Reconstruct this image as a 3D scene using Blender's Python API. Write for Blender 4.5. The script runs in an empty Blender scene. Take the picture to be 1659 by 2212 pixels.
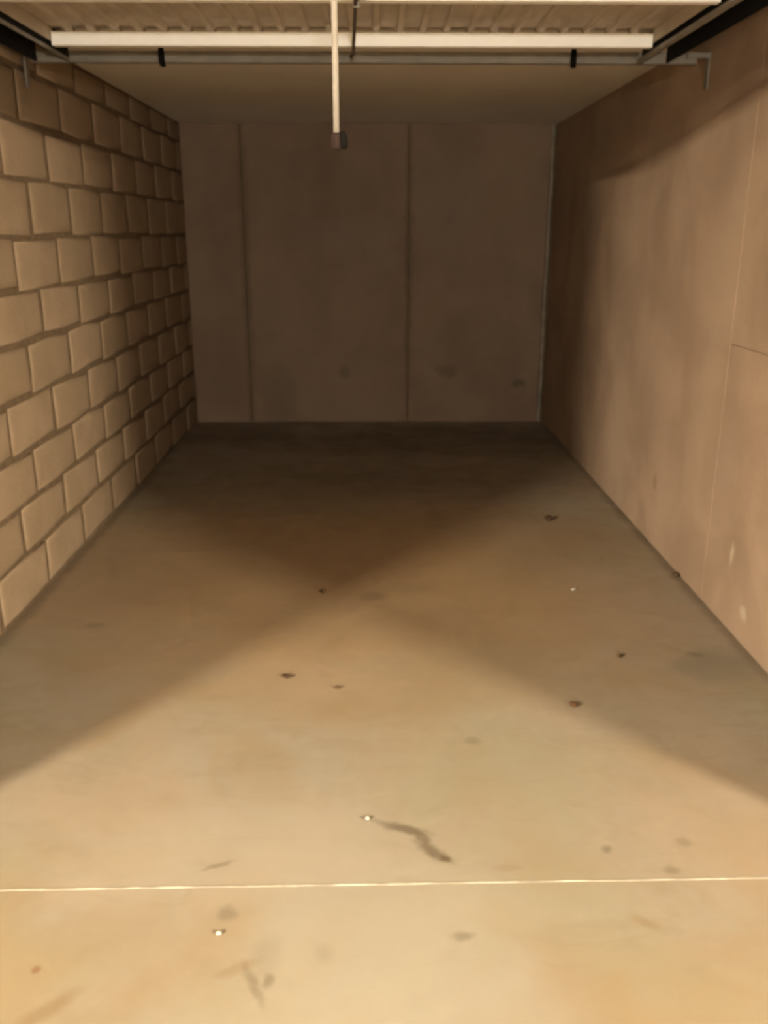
import bpy, bmesh, math, random
from mathutils import Matrix, Vector, noise

random.seed(7)
scene = bpy.context.scene
C = scene.collection

# ---------------------------------------------------------------- camera
F_PX, PITCH, YAW, ROLL = 1919.6, 0.30528, 0.013437, -0.0008
cd = bpy.data.cameras.new('camera')
cam = bpy.data.objects.new('camera', cd); C.objects.link(cam)
cp, sp, cy, sy = math.cos(PITCH), math.sin(PITCH), math.cos(YAW), math.sin(YAW)
fw = Vector((sy * cp, cy * cp, -sp)); r0 = Vector((cy, -sy, 0)); d0 = fw.cross(r0)
rt = r0 * math.cos(ROLL) + d0 * math.sin(ROLL); dn = -r0 * math.sin(ROLL) + d0 * math.cos(ROLL)
m = Matrix.Identity(4)
for i in range(3):
    m[i][0] = rt[i]; m[i][1] = -dn[i]; m[i][2] = -fw[i]
m[0][3], m[1][3], m[2][3] = 0, 0, 1.5
cam.matrix_world = m
cd.sensor_fit = 'HORIZONTAL'; cd.sensor_width = 36; cd.lens = F_PX / 1659 * 36
cd.clip_start = 0.05; cd.clip_end = 60
cd.dof.use_dof = True                       # phone focused too close: the whole room is a little soft
cd.dof.focus_distance = 0.6
cd.dof.aperture_fstop = 20.0
scene.camera = cam

# ---------------------------------------------------------------- world, exposure, lamp strengths
w = bpy.data.worlds.new('World'); scene.world = w; w.use_nodes = True
w.node_tree.nodes['Background'].inputs[0].default_value = (0, 0, 0, 1)
scene.view_settings.view_transform = 'Standard'
scene.view_settings.look = 'None'
scene.view_settings.gamma = 1
scene.view_settings.use_curve_mapping = False
scene.view_settings.exposure = 0.0
scene.cycles.max_bounces = 4
scene.cycles.diffuse_bounces = 4
scene.cycles.glossy_bounces = 2
scene.cycles.use_light_tree = False
scene.cycles.caustics_reflective = False
scene.cycles.caustics_refractive = False
scene.cycles.use_adaptive_sampling = True
scene.cycles.adaptive_threshold = 0.1
scene.cycles.adaptive_min_samples = 16
LAMP_COLOR = (1.0, 0.88, 0.66)
FILL_COLOR = (1.0, 0.94, 0.82)
TUBE_STRENGTH = 7500       # ceiling tubes of the aisle
FILL_STRENGTH = 2700      # added frontal fill light, unseen, across the aisle
TUBES = [(-4.75, -3.0, 2.72), (5.55, -3.0, 2.72)]
FILL_POS = (0.3, -4.6, 1.72)

# room measures (metres): x across, y into the garage, z up
XL, XR, YB, ZC = -1.438, 1.404, 7.243, 2.28
Y_DOOR, Y_REAR, Z_AISLE, X_END = 1.80, -4.6, 2.77, 10.0

# ---------------------------------------------------------------- helpers
def obj(name, bm, mat=None, parent=None, smooth=False):
    me = bpy.data.meshes.new(name); bm.to_mesh(me); bm.free()
    if mat: me.materials.append(mat)
    if smooth:
        for p in me.polygons: p.use_smooth = True
    o = bpy.data.objects.new(name, me); C.objects.link(o)
    if parent: o.parent = parent
    return o
def tag(o, label=None, cat=None, group=None, kind=None):
    if label: o['label'] = label
    if cat: o['category'] = cat
    if group: o['group'] = group
    if kind: o['kind'] = kind
    return o
def empty(name, loc=(0, 0, 0)):
    o = bpy.data.objects.new(name, None); C.objects.link(o); o.location = loc
    o.empty_display_size = 0.1
    return o
def box(bm, x0, x1, y0, y1, z0, z1, bev=0.0):
    v = [bm.verts.new((x, y, z)) for z in (z0, z1) for y in (y0, y1) for x in (x0, x1)]
    fs = [bm.faces.new([v[i] for i in q]) for q in ((0, 2, 3, 1), (4, 5, 7, 6), (0, 1, 5, 4), (2, 6, 7, 3), (0, 4, 6, 2), (1, 3, 7, 5))]
    if bev > 0:
        es = {e for f in fs for e in f.edges}
        bmesh.ops.bevel(bm, geom=list(es), offset=bev, segments=2, affect='EDGES', profile=0.5)
    return bm
def bx(*a, **k): return box(bmesh.new(), *a, **k)
def extrude_y(bm, prof, y0, y1, closed=True):
    """profile of (x, z) points drawn along y"""
    a = [bm.verts.new((x, y0, z)) for x, z in prof]; b = [bm.verts.new((x, y1, z)) for x, z in prof]
    n = len(prof)
    for i in range(n if closed else n - 1):
        j = (i + 1) % n
        bm.faces.new((a[i], a[j], b[j], b[i]))
    if closed:
        bm.faces.new(a[::-1]); bm.faces.new(b)
    return bm
def extrude_x(bm, prof, x0, x1):
    """closed profile of (y, z) points drawn along x"""
    a = [bm.verts.new((x0, y, z)) for y, z in prof]; b = [bm.verts.new((x1, y, z)) for y, z in prof]
    n = len(prof)
    for i in range(n):
        j = (i + 1) % n
        bm.faces.new((a[i], b[i], b[j], a[j]))
    bm.faces.new(a); bm.faces.new(b[::-1])
    bmesh.ops.recalc_face_normals(bm, faces=bm.faces)
    return bm
def tube(bm, pts, r, seg=10, caps=True):
    pts = [Vector(p) for p in pts]; rings = []
    rad = r if isinstance(r, (list, tuple)) else [r] * len(pts)
    for i, p in enumerate(pts):
        t = (pts[min(i + 1, len(pts) - 1)] - pts[max(i - 1, 0)]).normalized()
        a = t.cross(Vector((0, 0, 1)) if abs(t.z) < .9 else Vector((1, 0, 0))).normalized(); b = t.cross(a)
        rings.append([bm.verts.new(p + (a * math.cos(k * 2 * math.pi / seg) + b * math.sin(k * 2 * math.pi / seg)) * rad[i]) for k in range(seg)])
    for p, q in zip(rings, rings[1:]):
        for k in range(seg):
            bm.faces.new((p[k], p[(k + 1) % seg], q[(k + 1) % seg], q[k]))
    if caps:
        bm.faces.new(rings[0][::-1]); bm.faces.new(rings[-1])
    bmesh.ops.recalc_face_normals(bm, faces=bm.faces)
    return bm

# ---------------------------------------------------------------- materials
class NT:
    """small node-graph builder around one Principled BSDF"""
    def __init__(s, name, rough=0.8, metal=0.0, spec=0.3):
        s.m = bpy.data.materials.new(name); s.m.use_nodes = True
        s.t = s.m.node_tree; s.b = s.t.nodes['Principled BSDF']
        s.b.inputs['Roughness'].default_value = rough
        s.b.inputs['Metallic'].default_value = metal
        s.b.inputs['Specular IOR Level'].default_value = spec
        s.pos = s.n('ShaderNodeNewGeometry').outputs['Position']
    def n(s, typ, **kw):
        x = s.t.nodes.new(typ)
        for k, v in kw.items(): setattr(x, k, v)
        return x
    def put(s, sock, v):
        if hasattr(v, 'node'): s.t.links.new(v, sock)
        elif isinstance(v, (tuple, list)) and len(v) == 3 and sock.type == 'RGBA': sock.default_value = (*v, 1)
        else: sock.default_value = v
    def noise(s, scale, detail=3, vec=None, rough=0.55, dist=0.0):
        x = s.n('ShaderNodeTexNoise'); s.put(x.inputs['Vector'], vec if vec is not None else s.pos)
        x.inputs['Scale'].default_value = scale; x.inputs['Detail'].default_value = detail
        x.inputs['Roughness'].default_value = rough; x.inputs['Distortion'].default_value = dist
        return x
    def vm(s, op, a, b=None):
        x = s.n('ShaderNodeVectorMath', operation=op); s.put(x.inputs[0], a)
        if b is not None: s.put(x.inputs[1], b)
        return x.outputs['Value'] if op == 'LENGTH' else x.outputs[0]
    def mth(s, op, a, b=None):
        x = s.n('ShaderNodeMath', operation=op); s.put(x.inputs[0], a)
        if b is not None: s.put(x.inputs[1], b)
        return x.outputs[0]
    def rng(s, v, a, b, c=0.0, d=1.0):
        x = s.n('ShaderNodeMapRange', interpolation_type='SMOOTHSTEP'); s.put(x.inputs[0], v)
        for i, q in enumerate((a, b, c, d)): x.inputs[i + 1].default_value = q
        return x.outputs[0]
    def mix(s, f, a, b, mode='MIX'):
        x = s.n('ShaderNodeMix', data_type='RGBA', blend_type=mode)
        s.put(x.inputs[0], f); s.put(x.inputs[6], a); s.put(x.inputs[7], b)
        return x.outputs[2]
    def blot(s, vec, cx, cy, rx, ry, rot=0.0, soft=0.5):
        """mask of one stain, an ellipse on the (x, y) of vec"""
        d = s.vm('SUBTRACT', vec, (cx, cy, 0.0))
        if rot:
            q = s.n('ShaderNodeVectorRotate', rotation_type='Z_AXIS'); s.put(q.inputs['Vector'], d)
            q.inputs['Angle'].default_value = -rot; d = q.outputs[0]
        d = s.vm('MULTIPLY', d, (1 / rx, 1 / ry, 0.0))
        return s.rng(s.vm('LENGTH', d), 1 + soft, 1 - soft)
    def bump(s, h, strength, dist):
        x = s.n('ShaderNodeBump'); x.inputs['Strength'].default_value = strength; x.inputs['Distance'].default_value = dist
        s.put(x.inputs['Height'], h); s.t.links.new(x.outputs[0], s.b.inputs['Normal'])
    def tone(s, c, k): return s.mix(1.0, c, (k, k, k), 'MULTIPLY')
    def col(s, c): s.put(s.b.inputs['Base Color'], c); return s.m

def warp(g, amount, scale, detail=3):
    nz = g.noise(scale, detail)
    off = g.vm('MULTIPLY', g.vm('SUBTRACT', nz.outputs['Color'], (0.5, 0.5, 0.5)), (amount, amount, amount))
    return g.vm('ADD', g.pos, off)

def floor_material(name, y0, y1):
    """dusty concrete; y0..y1 is the stretch of floor whose stains it carries"""
    g = NT(name, rough=0.62, spec=0.35)
    big = g.rng(g.noise(0.9, 3, dist=0.6).outputs[0], 0.36, 0.66)
    mid = g.rng(g.noise(3.4, 3, dist=0.4).outputs[0], 0.34, 0.7)
    fine = g.rng(g.noise(26, 2).outputs[0], 0.3, 0.75)
    c = g.mix(big, (0.385, 0.31, 0.22), (0.41, 0.355, 0.28))
    c = g.mix(g.mth('MULTIPLY', mid, 0.42), c, (0.35, 0.265, 0.175))
    c = g.mix(g.mth('MULTIPLY', fine, 0.16), c, (0.48, 0.425, 0.34))
    blotch = g.noise(1.7, 4, vec=g.vm('ADD', g.pos, (3.1, 7.7, 0.0)), dist=.8).outputs[0]
    c = g.mix(g.mth('MULTIPLY', g.rng(blotch, .46, .64), .6), c, (0.37, 0.265, 0.155))
    hue = g.noise(1.2, 2, vec=g.vm('ADD', g.pos, (9.3, 1.4, 0.0)), dist=.5).outputs[0]
    c = g.mix(g.mth('MULTIPLY', g.rng(hue, .50, .66), .45), c, (0.37, 0.335, 0.225))
    c = g.mix(g.mth('MULTIPLY', g.rng(hue, .50, .34), .45), c, (0.46, 0.345, 0.245))
    smear = g.noise(5.5, 3, vec=g.vm('MULTIPLY', g.pos, (0.7, 1.6, 1.0)), dist=1.2).outputs[0]
    c = g.mix(g.mth('MULTIPLY', g.rng(smear, .52, .70), .40), c, (0.33, 0.255, 0.165))
    v = warp(g, 0.028, 22)
    vb = warp(g, 0.55, 2.2)
    B = (0.30, 0.205, 0.115); D = (0.13, 0.09, 0.05); O = (0.37, 0.26, 0.135); P = (0.47, 0.415, 0.33); G = (0.29, 0.24, 0.175)
    soft = [  # broad patches of dirt, of worn, paler concrete, and shade painted in at the back
        (-0.2, 3.9, 1.3, 1.1, 0.0, (0.46, 0.29, 0.145), .8), (0.2, 5.8, 1.3, 1.0, 0, (0.32, 0.235, 0.145), .5), (-0.10, 3.30, .42, .26, 0.0, B, .55), (0.30, 2.95, .25, .3, 0, B, .35), (0.1, 2.65, .45, .2, 0, O, .35),
        (-0.80, 1.50, .16, .35, 0.2, O, .55), (0.72, 1.42, .25, .12, 0, O, .5), (0.45, 1.40, .2, .1, 0, O, .35),
        (-0.05, 1.55, .32, .28, 0, P, .55), (-0.35, 1.95, .35, .2, 0, P, .45), (-0.48, 1.62, .22, .12, .5, O, .3),
        (1.27, 2.93, .15, .11, -.35, G, .75), (0.5, 6.55, 1.1, .45, 0, (.15, .105, .065), .55), (-1.1, 6.7, .45, .4, 0, (.15, .105, .065), .5), (0.2, 5.4, .8, .35, 0, (.2, .145, .09), .4), (-0.45, 6.05, .35, .12, -.2, P, .35),  # dark blots towards the back wall: dirt deepened to paint in the shade
        (-0.9, 3.9, .5, .5, 0, B, .3), (0.9, 4.3, .45, .35, 0, B, .3)]
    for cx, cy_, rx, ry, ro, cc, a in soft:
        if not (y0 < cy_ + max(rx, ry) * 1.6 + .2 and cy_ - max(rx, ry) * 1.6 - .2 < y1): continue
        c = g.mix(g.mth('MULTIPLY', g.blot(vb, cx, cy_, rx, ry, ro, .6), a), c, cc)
    if y1 > 3:      # dirt line along the right wall, slight shadow painted in along the left
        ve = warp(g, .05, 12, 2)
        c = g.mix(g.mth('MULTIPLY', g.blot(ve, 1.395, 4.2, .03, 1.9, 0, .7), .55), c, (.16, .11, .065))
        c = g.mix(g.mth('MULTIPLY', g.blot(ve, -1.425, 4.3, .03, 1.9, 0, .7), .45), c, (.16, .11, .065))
    sharp = [  # oil spots, a smeared streak, scuffs
        (0.085, 1.980, .058, .014, -.34, D, .70), (0.150, 1.892, .052, .017, -.80, D, .70), (0.128, 1.945, .026, .012, -1.0, D, .6),
        (0.182, 1.864, .014, .012, 0, (0.10, 0.05, 0.02), .6), (0.004, 2.018, .04, .008, -.5, D, .22),
        (-0.336, 1.679, .021, .020, 0, D, .38), (-0.29, 1.522, .05, .012, .45, B, .5), (-0.252, 1.478, .055, .010, -1.15, D, .38),
        (0.199, 1.609, .026, .011, .1, D, .42), (-0.722, 1.522, .012, .008, .3, (.22, .08, .03), .6),
        (-0.665, 1.415, .07, .016, .75, B, .7), (-0.388, 1.848, .035, .007, .4, D, .42), (-0.222, 1.485, .012, .016, 0, D, .45),
        (-0.235, 1.56, .03, .05, 0, G, .3), (0.306, 2.404, .024, .015, 0, D, .35), (0.591, 1.895, .013, .012, 0, D, .5),
        (0.733, 1.815, .02, .012, 0, D, .4), (0.62, 1.64, .035, .012, -.6, B, .5), (-0.11, 1.56, .02, .02, 0, G, .3),
        (-1.112, 3.269, .04, .02, 0, D, .3), (0.80, 1.92, .02, .015, 0, D, .3), (0.0, 3.55, .05, .04, 0, D, .3),
        (0.193, 3.642, .1, .06, 0, B, .35), (0.33, 1.83, .03, .012, 0, B, .4), (1.2, 2.98, .03, .02, 0, D, .35)]
    for cx, cy_, rx, ry, ro, cc, a in sharp:
        if not (y0 < cy_ + .1 and cy_ - .1 < y1): continue
        c = g.mix(g.mth('MULTIPLY', g.blot(v, cx, cy_, rx * 1.0, ry * 1.1, ro, .6), a), c, cc)
    g.bump(g.noise(60, 2).outputs[0], 0.15, 0.002)
    g.put(g.b.inputs['Roughness'], g.rng(mid, 0, 1, 0.5, 0.75))
    return g.col(g.tone(c, .58))

def block_material():
    g = NT('block_face', rough=0.92, spec=0.15)
    oi = g.n('ShaderNodeObjectInfo').outputs['Random']
    c = g.mix(oi, (0.39, 0.28, 0.18), (0.46, 0.33, 0.22))
    c = g.mix(g.mth('MULTIPLY', g.rng(g.noise(5, 4).outputs[0], .35, .7), .5), c, (0.33, 0.23, 0.14))
    c = g.mix(g.mth('MULTIPLY', g.rng(g.noise(70, 3).outputs[0], .4, .7), .25), c, (0.29, 0.21, 0.13))
    g.bump(g.noise(90, 2).outputs[0], 0.35, 0.003)
    return g.col(g.tone(c, .625))

def concrete(name, a, b, scale=2.0, streak=None, dark=(), rough=0.88, axis='x'):
    g = NT(name, rough=rough, spec=0.2)
    c = g.mix(g.rng(g.noise(scale, 5, dist=.4).outputs[0], .33, .68), a, b)
    c = g.mix(g.mth('MULTIPLY', g.rng(g.noise(40, 3).outputs[0], .35, .75), .15), c, tuple(x * .75 for x in a))
    if streak:  # drawn-out vertical marks left by shuttering and trowel
        v = g.vm('MULTIPLY', g.pos, (2.6, 2.6, 0.8))
        c = g.mix(g.mth('MULTIPLY', g.rng(g.noise(1.0, 4, vec=v).outputs[0], .42, .72), .35), c, streak)
    if dark:
        v = warp(g, .06, 9)
        s = g.n('ShaderNodeSeparateXYZ'); g.put(s.inputs[0], v)
        k = g.n('ShaderNodeCombineXYZ'); g.put(k.inputs[0], s.outputs[0 if axis == 'x' else 1]); g.put(k.inputs[1], s.outputs[2])
        for cx, cz, rx, rz, cc, al in dark:
            c = g.mix(g.mth('MULTIPLY', g.blot(k.outputs[0], cx, cz, rx, rz, 0, .5), al), c, cc)
    g.bump(g.noise(30, 2).outputs[0], 0.25, 0.003)
    return g.col(c)

def plain(name, c, rough=0.5, metal=0.0, spec=0.4, var=0.12, scale=14):
    g = NT(name, rough=rough, metal=metal, spec=spec)
    return g.col(g.mix(g.rng(g.noise(scale, 4).outputs[0], .3, .7), c, tuple(x * (1 - var) for x in c)))

def emitter(name, strength, color):
    g = NT(name)
    g.b.inputs['Emission Color'].default_value = (*color, 1)
    g.b.inputs['Emission Strength'].default_value = strength
    return g.col((0.8, 0.8, 0.8))

M = {}
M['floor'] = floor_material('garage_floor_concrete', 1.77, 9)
M['floor_aisle'] = floor_material('aisle_floor_concrete', -9, 1.77)
M['block'] = block_material()
M['mortar'] = plain('mortar_bed', (0.15, 0.104, 0.063), .95, spec=.1, var=.3, scale=25)
M['right'] = concrete('right_wall_render', (0.325, 0.225, 0.157), (0.247, 0.168, 0.115), 2.1, (0.317, 0.233, 0.17), axis='y',
                      dark=[(4.24, .31, .03, .035, (.15, .1, .065), .5), (3.25, .30, .02, .04, (.44, .36, .27), .6), (3.08, .12, .03, .025, (.44, .36, .27), .6),
                            (3.4, .55, .12, .25, (.27, .19, .145), .35), (3.9, 1.8, .12, .1, (.23, .15, .1), .3)])
M['back'] = concrete('back_wall_concrete', (0.21, 0.142, 0.098), (0.177, 0.12, 0.084), 2.0, (0.235, 0.165, 0.107),
                     dark=[(-.99, 1.15, .035, 1.3, (.10, .078, .056), .45), (.288, 1.3, .03, 1.1, (.10, .078, .056), .45), (1.198, .31, .05, .035, (.08, .07, .05), .7), (.607, .42, .08, .05, (.1, .085, .06), .5), (-.222, .41, .04, .05, (.1, .085, .06), .5),
                           (-.2, 1.5, .4, .12, (.2, .15, .11), .5), (.55, 1.75, .25, .35, (.2, .15, .11), .45), (-.75, .2, .12, .25, (.12, .10, .07), .4), (.1, 1.3, .12, .08, (.2, .15, .11), .4)])
M['edge'] = plain('pale_mortar_fillet', (0.23, 0.19, 0.14), .9, spec=.1, var=.25)
M['ceiling'] = concrete('ceiling_concrete', (0.82, 0.79, 0.73), (0.77, 0.74, 0.68), 1.2)
M['aisle'] = concrete('aisle_wall_paint', (0.165, 0.15, 0.13), (0.14, 0.128, 0.11), 1.0)
M['white'] = plain('white_enamel', (0.92, 0.91, 0.88), .45, spec=.5, var=.04)
M['sheet'] = plain('ribbed_sheet_steel', (0.51, 0.44, 0.36), .55, .0, var=.2, scale=6)
M['galv'] = plain('galvanised_steel', (0.26, 0.24, 0.205), .5, .2, var=.25)
M['bar'] = plain('dull_grey_bar_steel', (0.17, 0.15, 0.12), .6, .0, var=.2)
M['black'] = plain('black_track_lining', (0.012, 0.011, 0.010), .8, spec=.1)
M['rubber'] = plain('black_rubber', (0.005, 0.0045, 0.004), .9, spec=.05)
M['rod'] = plain('dark_rod_steel', (0.10, 0.075, 0.055), .5, .3)
M['cord'] = plain('cream_cord', (0.22, 0.195, 0.17), .85, spec=.1)
M['grip'] = plain('brown_wood_grip', (0.022, 0.013, 0.011), .85, spec=.1)
M['rust'] = plain('reddish_crumb', (0.10, 0.05, 0.025), .95, spec=.05)
M['dirt'] = plain('dark_dirt', (0.055, 0.032, 0.018), .95, spec=.05, var=.4, scale=80)
M['dirt_pale'] = plain('dry_brown_dirt', (0.085, 0.052, 0.028), .95, spec=.05, var=.4, scale=80)
M['chip'] = plain('white_chip', (0.42, 0.395, 0.34), .8, spec=.2)
g = NT('pale_joint_filler', rough=.7, spec=.3)
M['filler'] = g.col(g.mix(g.rng(g.noise(9, 4).outputs[0], .42, .68), (0.25, 0.215, 0.165), (0.43, 0.39, 0.32)))

# ---------------------------------------------------------------- the setting
def struct(name, bm, mat, parent=None, smooth=False):
    return tag(obj(name, bm, mat, parent, smooth), kind='structure')

def joint_y(x): return 1.7747 + 0.0108 * x      # the pale joint runs a touch askew
def slab(xs, y0, y1, z0):
    """floor slab; y0/y1 are numbers or functions of x"""
    bm = bmesh.new(); n = len(xs) - 1; f = lambda q, x: q(x) if callable(q) else q
    top = [[bm.verts.new((xs[i], f(y, xs[i]), 0)) for i in range(n + 1)] for y in (y0, y1)]
    bot = [[bm.verts.new((xs[i], f(y, xs[i]), z0)) for i in range(n + 1)] for y in (y0, y1)]
    for i in range(n):
        bm.faces.new((top[0][i], top[0][i + 1], top[1][i + 1], top[1][i]))
        bm.faces.new((bot[0][i], bot[1][i], bot[1][i + 1], bot[0][i + 1]))
        bm.faces.new((top[0][i], bot[0][i], bot[0][i + 1], top[0][i + 1]))
        bm.faces.new((top[1][i], top[1][i + 1], bot[1][i + 1], bot[1][i]))
    for i in (0, n): bm.faces.new((top[0][i], top[1][i], bot[1][i], bot[0][i]))
    bmesh.ops.recalc_face_normals(bm, faces=bm.faces)
    return bm
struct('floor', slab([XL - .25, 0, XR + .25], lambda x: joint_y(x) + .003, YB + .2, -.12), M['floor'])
struct('floor_aisle', slab([-X_END, -1.7, -1.69, 0, 1.69, 1.7, X_END], Y_REAR, lambda x: (joint_y(x) if abs(x) < 1.695 else Y_DOOR) - .003, -.12), M['floor_aisle'])
# the pale filled joint between the two slabs: a thin uneven bead
bm = bmesh.new(); prev = None; N = 220
for i in range(N + 1):
    x = -1.42 + 2.82 * i / N
    wd = .0036 + .0018 * noise.noise((x * 9, 0, 3)) + .0012 * noise.noise((x * 40, 2, 0)); hh = .0012 + .0008 * noise.noise((x * 14, 5, 1))
    yy = joint_y(x) + .0012 * noise.noise((x * 6, 9, 0))
    row = [bm.verts.new((x, yy + a, z)) for a, z in ((-wd, -.01), (-wd, 0.0003), (-wd * .5, hh), (wd * .5, hh), (wd, 0.0003), (wd, -.01))]
    if prev:
        for k in range(5): bm.faces.new((prev[k], prev[k + 1], row[k + 1], row[k]))
    prev = row
bmesh.ops.recalc_face_normals(bm, faces=bm.faces)
struct('trim_1', bm, M['filler'])

struct('ceiling', bx(XL - .25, XR + .25, Y_DOOR + .16, YB + .2, ZC, ZC + .15), M['ceiling'])
struct('ceiling_aisle', bx(-X_END, X_END, Y_REAR, Y_DOOR, Z_AISLE, Z_AISLE + .15), M['ceiling'])

# left wall: mortar bed with every block laid on it
MORT = XL - .006
wl = struct('wall_left', bx(XL - .25, MORT, Y_DOOR + .16, YB + .2, 0, ZC), M['mortar'])
def block_mesh(L, H, seed):
    """a block face with worn rounded edges, looking towards +x"""
    rnd = random.Random(seed); bm = bmesh.new(); rings = []
    j = [(rnd.uniform(-.006, .006), rnd.uniform(-.006, .006)) for _ in range(8)]
    bulge = rnd.uniform(.002, .006)
    for dx, ins in ((-.004, 0), (.002, .001), (.005, .008), (.006 + bulge * .5, .024), (.006 + bulge * .8, .05)):
        a, b = L / 2 - ins, H / 2 - min(ins, H * .35)
        base = ((-a, -b), (0, -b), (a, -b), (a, 0), (a, b), (0, b), (-a, b), (-a, 0))
        rings.append([bm.verts.new((dx, y + q[0], z + q[1])) for (y, z), q in zip(base, j)])
    for p, q in zip(rings, rings[1:]):
        for k in range(8): bm.faces.new((p[k], p[(k + 1) % 8], q[(k + 1) % 8], q[k]))
    bm.faces.new(rings[-1])
    bmesh.ops.recalc_face_normals(bm, faces=bm.faces)
    me = bpy.data.meshes.new('block'); bm.to_mesh(me); bm.free(); me.materials.append(M['block'])
    for p in me.polygons: p.use_smooth = True
    return me
COURSES = [0.006, .215, .42, .625, .84, 1.06, 1.265, 1.48, 1.712, 1.93, 2.14, 2.282]
OFFS = [3.71, 3.49, 3.69, 3.48, 3.77, 3.98, 3.75, 3.98, 3.73, 3.97, 3.72]
PITCH_B, JT, JV = 0.52, 0.021, 0.032
cache = {}
for c in range(11):
    z0, z1 = COURSES[c], COURSES[c + 1]; H = z1 - z0 - JT
    y = OFFS[c] - PITCH_B * 4
    while y < YB:
        a, b = max(y, Y_DOOR + .16) + JV / 2, min(y + PITCH_B, YB - .004) - JV / 2
        y += PITCH_B
        if b - a < .04: continue
        key = (round(b - a, 3), round(H, 3), random.randrange(5))
        if key not in cache: cache[key] = block_mesh(b - a, H, len(cache) + 11)
        o = bpy.data.objects.new('block', cache[key]); C.objects.link(o); o.parent = wl
        o.location = (MORT + random.uniform(-.003, .002), (a + b) / 2, (z0 + z1) / 2 + random.uniform(-.005, .005))
        o.rotation_euler = (random.uniform(-.006, .006), random.uniform(-.012, .012), random.uniform(-.006, .006))

# right wall: rendered panels with hairline joints
wr = struct('wall_right', bx(XR + .012, XR + .25, Y_DOOR + .16, YB + .2, 0, ZC), M['mortar'])
for y0, y1, z0, z1 in ((1.96, 3.499, 0, 1.083), (1.96, 3.499, 1.0845, ZC), (3.501, YB, 0, ZC)):
    obj('wall_panel', bx(XR, XR + .02, y0, y1, z0, z1, bev=.0025), M['right'], wr)
# back wall: cast panels
wb = struct('wall_back', bx(XL - .25, XR + .25, YB + .014, YB + .2, 0, ZC), M['mortar'])
for x0, x1, dy in ((XL - .02, -.995, 0), (-.985, .283, .003), (.293, XR - .045, 0)):
    obj('wall_panel', bx(x0, x1, YB + dy, YB + .03, 0, ZC, bev=.004), M['back'], wb)
bm = bmesh.new(); prev = None
for i in range(31):
    z = ZC * i / 30; wv = .006 * noise.noise((z * 4, 3, 3))
    row = [bm.verts.new(p) for p in ((XR - .046, YB + .015, z), (XR - .043 + wv, YB - .006, z), (XR - .018 + wv, YB - .010, z), (XR - .006, YB + .015, z))]
    if prev:
        for k in range(3): bm.faces.new((prev[k], row[k], row[k + 1], prev[k + 1]))
    prev = row
bmesh.ops.recalc_face_normals(bm, faces=bm.faces)
obj('mortar_fillet', bm, M['edge'], wb)

# front wall around the door opening, and the aisle outside where the camera stands
bm = bmesh.new()
box(bm, -X_END, -1.335, Y_DOOR, Y_DOOR + .16, 0, Z_AISLE); box(bm, 1.335, X_END, Y_DOOR, Y_DOOR + .16, 0, Z_AISLE)
box(bm, -1.335, 1.335, Y_DOOR, Y_DOOR + .16, 2.26, Z_AISLE)
struct('wall_front', bm, M['aisle'])
struct('wall_rear', bx(-X_END, X_END, Y_REAR - .15, Y_REAR, 0, Z_AISLE), M['aisle'])
struct('wall_aisle_left', bx(-X_END - .15, -X_END, Y_REAR, Y_DOOR, 0, Z_AISLE), M['aisle'])
struct('wall_aisle_right', bx(X_END, X_END + .15, Y_REAR, Y_DOOR, 0, Z_AISLE), M['aisle'])

# ---------------------------------------------------------------- lamps of the aisle, and an added fill light
glow = emitter('lamp_diffuser_glow', TUBE_STRENGTH, LAMP_COLOR); glow_w = emitter('fill_glow', FILL_STRENGTH, FILL_COLOR)
for (x, y, z), side in zip(TUBES, ('left', 'right')):
    t = empty('ceiling_lamp', (x, y, Z_AISLE))
    tag(t, 'long warm ceiling lamp of the aisle, out to the %s of the garage opening' % side, 'lamp', 'aisle ceiling lamps')
    obj('housing', bx(-.07, .07, -.66, .66, -.045, -.001, bev=.006), M['white'], t)
    obj('diffuser', bx(-.05, .05, -.62, .62, -.062, -.0455), glow, t)
t = empty('fill_lamp', (FILL_POS[0], Y_REAR, FILL_POS[2]))  # invented fill light, brightens the door rails and back wall from the front
tag(t, 'small added fill light on the aisle wall facing the garage', 'lamp')
obj('housing', bx(-.13, .13, .001, .04, -.085, .085, bev=.01), M['white'], t)
obj('diffuser', bx(-.11, .11, .0405, .065, -.065, .065), glow_w, t)

# ---------------------------------------------------------------- the overhead door, swung up under the ceiling
DX0, DX1 = -1.228, 1.092
door = empty('door_1', (0, 1.72, 2.178))
tag(door, 'ribbed steel up-and-over garage door swung open flat under the ceiling', 'garage door', kind='structure')
dl = Vector(door.location)
def dpart(name, bm, mat, parent=None, smooth=False):
    bmesh.ops.translate(bm, verts=bm.verts, vec=-dl)
    return obj(name, bm, mat, parent or door, smooth)
# ribbed sheet: wide troughs, narrow ribs hanging lower
lo = []; P = .0895; n = int((DX1 - DX0 - .05) / P); x = DX0 + .010
lo.append((x, 2.243))
for i in range(n):
    lo += [(x + .058, 2.243), (x + .0635, 2.227), (x + .083, 2.227), (x + P, 2.243)]; x += P
lo.append((DX1 - .010, 2.243))
bm = extrude_y(bmesh.new(), lo + [(a, b + .0015) for a, b in reversed(lo)], 1.73, 3.815)
bmesh.ops.recalc_face_normals(bm, faces=bm.faces)
dpart('ribbed_panel', bm, M['sheet'])
for y in (1.722, 2.40, 3.075, 3.78):         # folded white cross rails
    prof = [(y, 2.178), (y + .036, 2.178), (y + .036, 2.186), (y + .004, 2.186), (y + .004, 2.2255), (y, 2.2255)]
    dpart('cross_rail', extrude_x(bmesh.new(), prof, DX0 + .012, DX1 - .012), M['white'])
for x0, x1 in ((DX0, DX0 + .008), (DX1 - .008, DX1)):
    dpart('side_frame', bx(x0, x1, 1.722, 3.815, 2.196, 2.246, bev=.002), M['sheet'])
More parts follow.
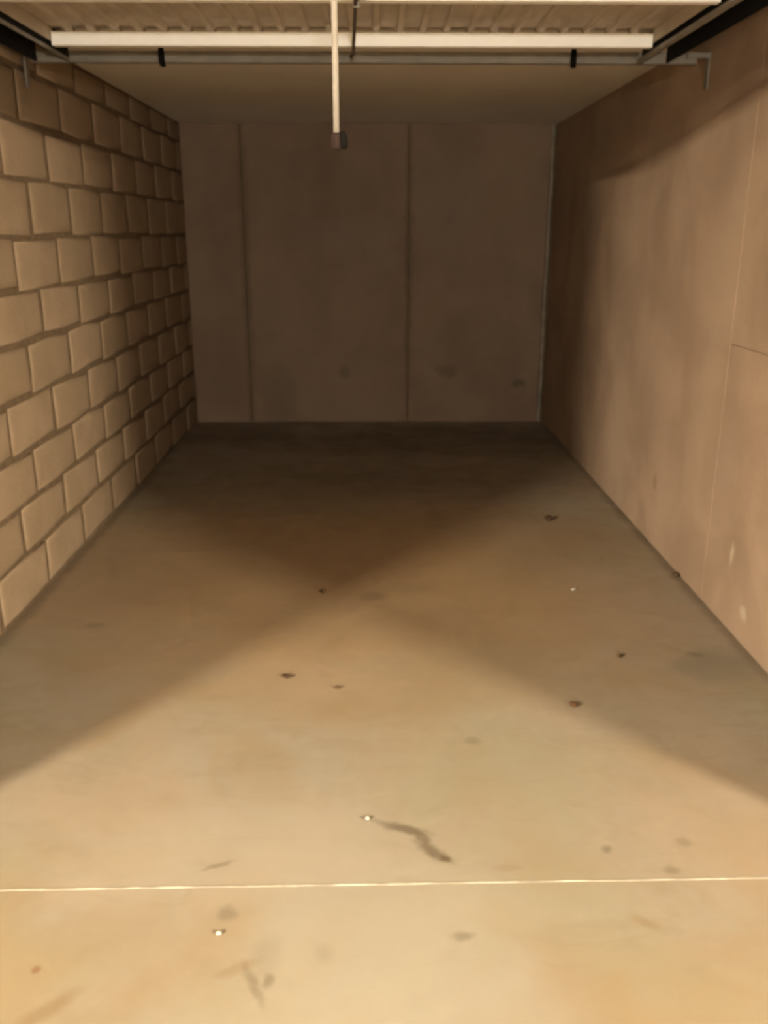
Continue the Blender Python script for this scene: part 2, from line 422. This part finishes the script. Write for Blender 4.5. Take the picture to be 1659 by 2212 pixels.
# lock rod running to the far edge, with its hook
rod = dpart('lock_rod', tube(bmesh.new(), [(-.036, 2.62, 2.166), (-.046, 3.0, 2.166), (-.066, 3.72, 2.166), (-.067, 3.775, 2.166)], .0058), M['rod'], smooth=True)
dpart('hook', tube(bmesh.new(), [(-.067, 3.77, 2.166), (-.068, 3.80, 2.162), (-.078, 3.83, 2.150), (-.072, 3.845, 2.170)], [.007, .008, .007, .005]), M['rod'], rod, True)
dpart('guide_clip', bx(-.055, -.034, 3.07, 3.082, 2.158, 2.179, bev=.002), M['galv'], rod)
dpart('lock_case', bx(-.075, .005, 2.48, 2.66, 2.150, 2.236, bev=.006), M['black'])
# pull cord hanging from the near edge
crd = dpart('pull_cord', tube(bmesh.new(), [(-.0635, 1.716, 2.20), (-.0635, 1.716, 1.95), (-.0628, 1.716, 1.80), (-.0625, 1.716, 1.668)], .0056), M['cord'], smooth=True)
dpart('grip', tube(bmesh.new(), [(-.0625, 1.716, 1.669), (-.0625, 1.716, 1.666), (-.0625, 1.716, 1.655), (-.0625, 1.716, 1.643), (-.0625, 1.716, 1.641)], [.006, .009, .0095, .009, .006], 12), M['grip'], crd, True)
bm = bmesh.new()
tube(bm, [(-.0520, 1.714, 1.671), (-.0505, 1.714, 1.664), (-.0490, 1.714, 1.654), (-.0485, 1.714, 1.646), (-.0490, 1.714, 1.642)], [.004, .0066, .0075, .007, .004], 10)
dpart('clasp', bm, M['rubber'], crd, True)

# ---------------------------------------------------------------- the two tracks
def track(label, x0, x1, lip0, lip1):
    t = empty('door_track', ((x0 + x1) / 2, 1.97, 2.165))
    tag(t, label, 'door track', 'horizontal door tracks'); L = Vector(t.location)
    def part(name, bm, mat):
        bmesh.ops.translate(bm, verts=bm.verts, vec=-L); return obj(name, bm, mat, t)
    # inverted channel, open downwards
    pf = [(x0, 2.165), (x0, 2.255), (x1, 2.255), (x1, 2.165), (x1 - .004, 2.165), (x1 - .004, 2.249), (x0 + .004, 2.249), (x0 + .004, 2.165)]
    bm = extrude_y(bmesh.new(), pf, 1.97, 4.043); bmesh.ops.recalc_face_normals(bm, faces=bm.faces)
    part('channel', bm, M['black'])
    part('lip', bx(lip0, lip1, 1.97, 4.03, 2.163, 2.178, bev=.002), M['galv'])
    return t
track('black steel door track along the block wall side', -1.372, -1.236, -1.2355, -1.2305)
track('black steel door track with grey lip along the smooth plastered wall side', 1.116, 1.222, 1.0935, 1.1155)

# ---------------------------------------------------------------- tie bar behind the door
t = empty('tie_bar', (-.02, 4.06, 2.16))
tag(t, 'grey steel tie bar spanning wall to wall under the ceiling behind the door', 'bar')
L = Vector(t.location)
def tpart(name, bm, mat, parent=None, smooth=False):
    bmesh.ops.translate(bm, verts=bm.verts, vec=-L); return obj(name, bm, mat, parent or t, smooth)
prof = [(4.060, 2.166), (4.092, 2.166), (4.092, 2.169), (4.063, 2.169), (4.063, 2.206), (4.092, 2.206), (4.092, 2.209), (4.060, 2.209)]
tpart('bar', extrude_x(bmesh.new(), prof, -1.40, 1.352), M['bar'])
tpart('bead', tube(bmesh.new(), [(-1.16, 4.058, 2.178), (1.10, 4.058, 2.178)], .0022, 6), M['galv'])
def bracket(xw, s):
    """angle bracket on the wall at x = xw, leg turned down; s is the side the room lies on"""
    bm = bmesh.new()
    box(bm, *sorted((xw + s * .001, xw + s * .008)), 4.045, 4.085, 2.07, 2.21, bev=.0015)
    box(bm, *sorted((xw + s * .008, xw + s * .10)), 4.0445, 4.0595, 2.185, 2.207, bev=.0015)
    return bm
tpart('end_bracket', bracket(XL + .012, 1), M['bar'])
tpart('end_bracket', bracket(XR - .0, -1), M['bar'])
for xc, lean in ((-.862, .006), (.837, 0)):   # black rubber stops clipped over the bar
    bm = bmesh.new()
    pts = [(xc, 2.226), (xc, 2.20), (xc, 2.175), (xc + lean * .4, 2.158), (xc + lean, 2.148)]
    rows = []
    for (px, pz), hw in zip(pts, (.0105, .013, .013, .013, .010)):
        rows.append([bm.verts.new(q) for q in ((px - hw, 4.056, pz), (px - hw * .7, 4.038, pz), (px + hw * .7, 4.038, pz), (px + hw, 4.056, pz))])
    for a, b in zip(rows, rows[1:]):
        for k in range(4): bm.faces.new((a[k], a[(k + 1) % 4], b[(k + 1) % 4], b[k]))
    bm.faces.new(rows[0]); bm.faces.new(rows[-1]); bmesh.ops.recalc_face_normals(bm, faces=bm.faces)
    tpart('rubber_stop', bm, M['rubber'])

# ---------------------------------------------------------------- small litter on the floor
def clod(name, x, y, sx, sy_, sz, rot, mat, label, cat, seed, group=None):
    bm = bmesh.new(); bmesh.ops.create_icosphere(bm, subdivisions=2, radius=1)
    for v in bm.verts:
        k = 1 + .45 * noise.noise(v.co * 1.3 + Vector((seed * 3.1, seed, 0))) + .18 * noise.noise(v.co * 4 + Vector((0, seed, 2)))
        v.co = Vector((v.co.x * k * sx, v.co.y * k * sy_, v.co.z * k * sz))
    lo = min(v.co.z for v in bm.verts)
    bmesh.ops.translate(bm, verts=bm.verts, vec=(0, 0, -lo))
    o = obj(name, bm, mat, None, True); o.location = (x, y, 0.0002); o.rotation_euler = (0, 0, rot)
    return tag(o, label, cat, group)
G1, G2 = 'dark crumbs of dirt on the floor', 'white chips on the floor'
clod('dirt_clod', .958, 4.59, .026, .020, .014, .3, M['dirt'], 'largest dark dirt clod, lying deep in the garage towards the plastered wall', 'dirt', 1, G1)
clod('dirt_clod', -.304, 2.822, .018, .011, .006, -.3, M['dirt'], 'flat elongated dark dirt crumb near the middle of the floor', 'dirt', 2, G1)
clod('dirt_clod', -.121, 2.739, .009, .008, .005, 0, M['dirt_pale'], 'tiny dark crumb just right of the elongated crumb mid-floor', 'dirt', 3, G1)
clod('dirt_clod', .663, 2.608, .010, .017, .007, .2, M['rust'], 'reddish brown oval crumb alone on the right half of the floor', 'dirt', 4, G1)
clod('dirt_clod', .912, 2.965, .011, .010, .006, 0, M['dirt_pale'], 'small dark crumb nearest the dull patch by the plastered wall', 'dirt', 5, G1)
clod('dirt_clod', -.217, 3.594, .012, .012, .006, 0, M['dirt_pale'], 'dull dark crumb at the edge of the shadow, mid-garage', 'dirt', 6, G1)
clod('dirt_clod', 1.383, 3.766, .014, .018, .010, 0, M['dirt_pale'], 'dark crumb lying in the corner where floor meets plastered wall', 'dirt', 7, G1)
clod('white_chip', .885, 3.613, .020, .006, .004, .75, M['chip'], 'thin white sliver on the floor towards the plastered wall', 'chip', 8, G2)
clod('white_chip', -.017, 2.022, .0065, .0065, .004, 0, M['chip'], 'white fleck at the upper end of the dark floor streak', 'chip', 9, G2)
clod('white_chip', -.347, 1.618, .006, .006, .004, 0, M['chip'], 'white fleck on the aisle floor in front of the pale joint', 'chip', 10, G2)
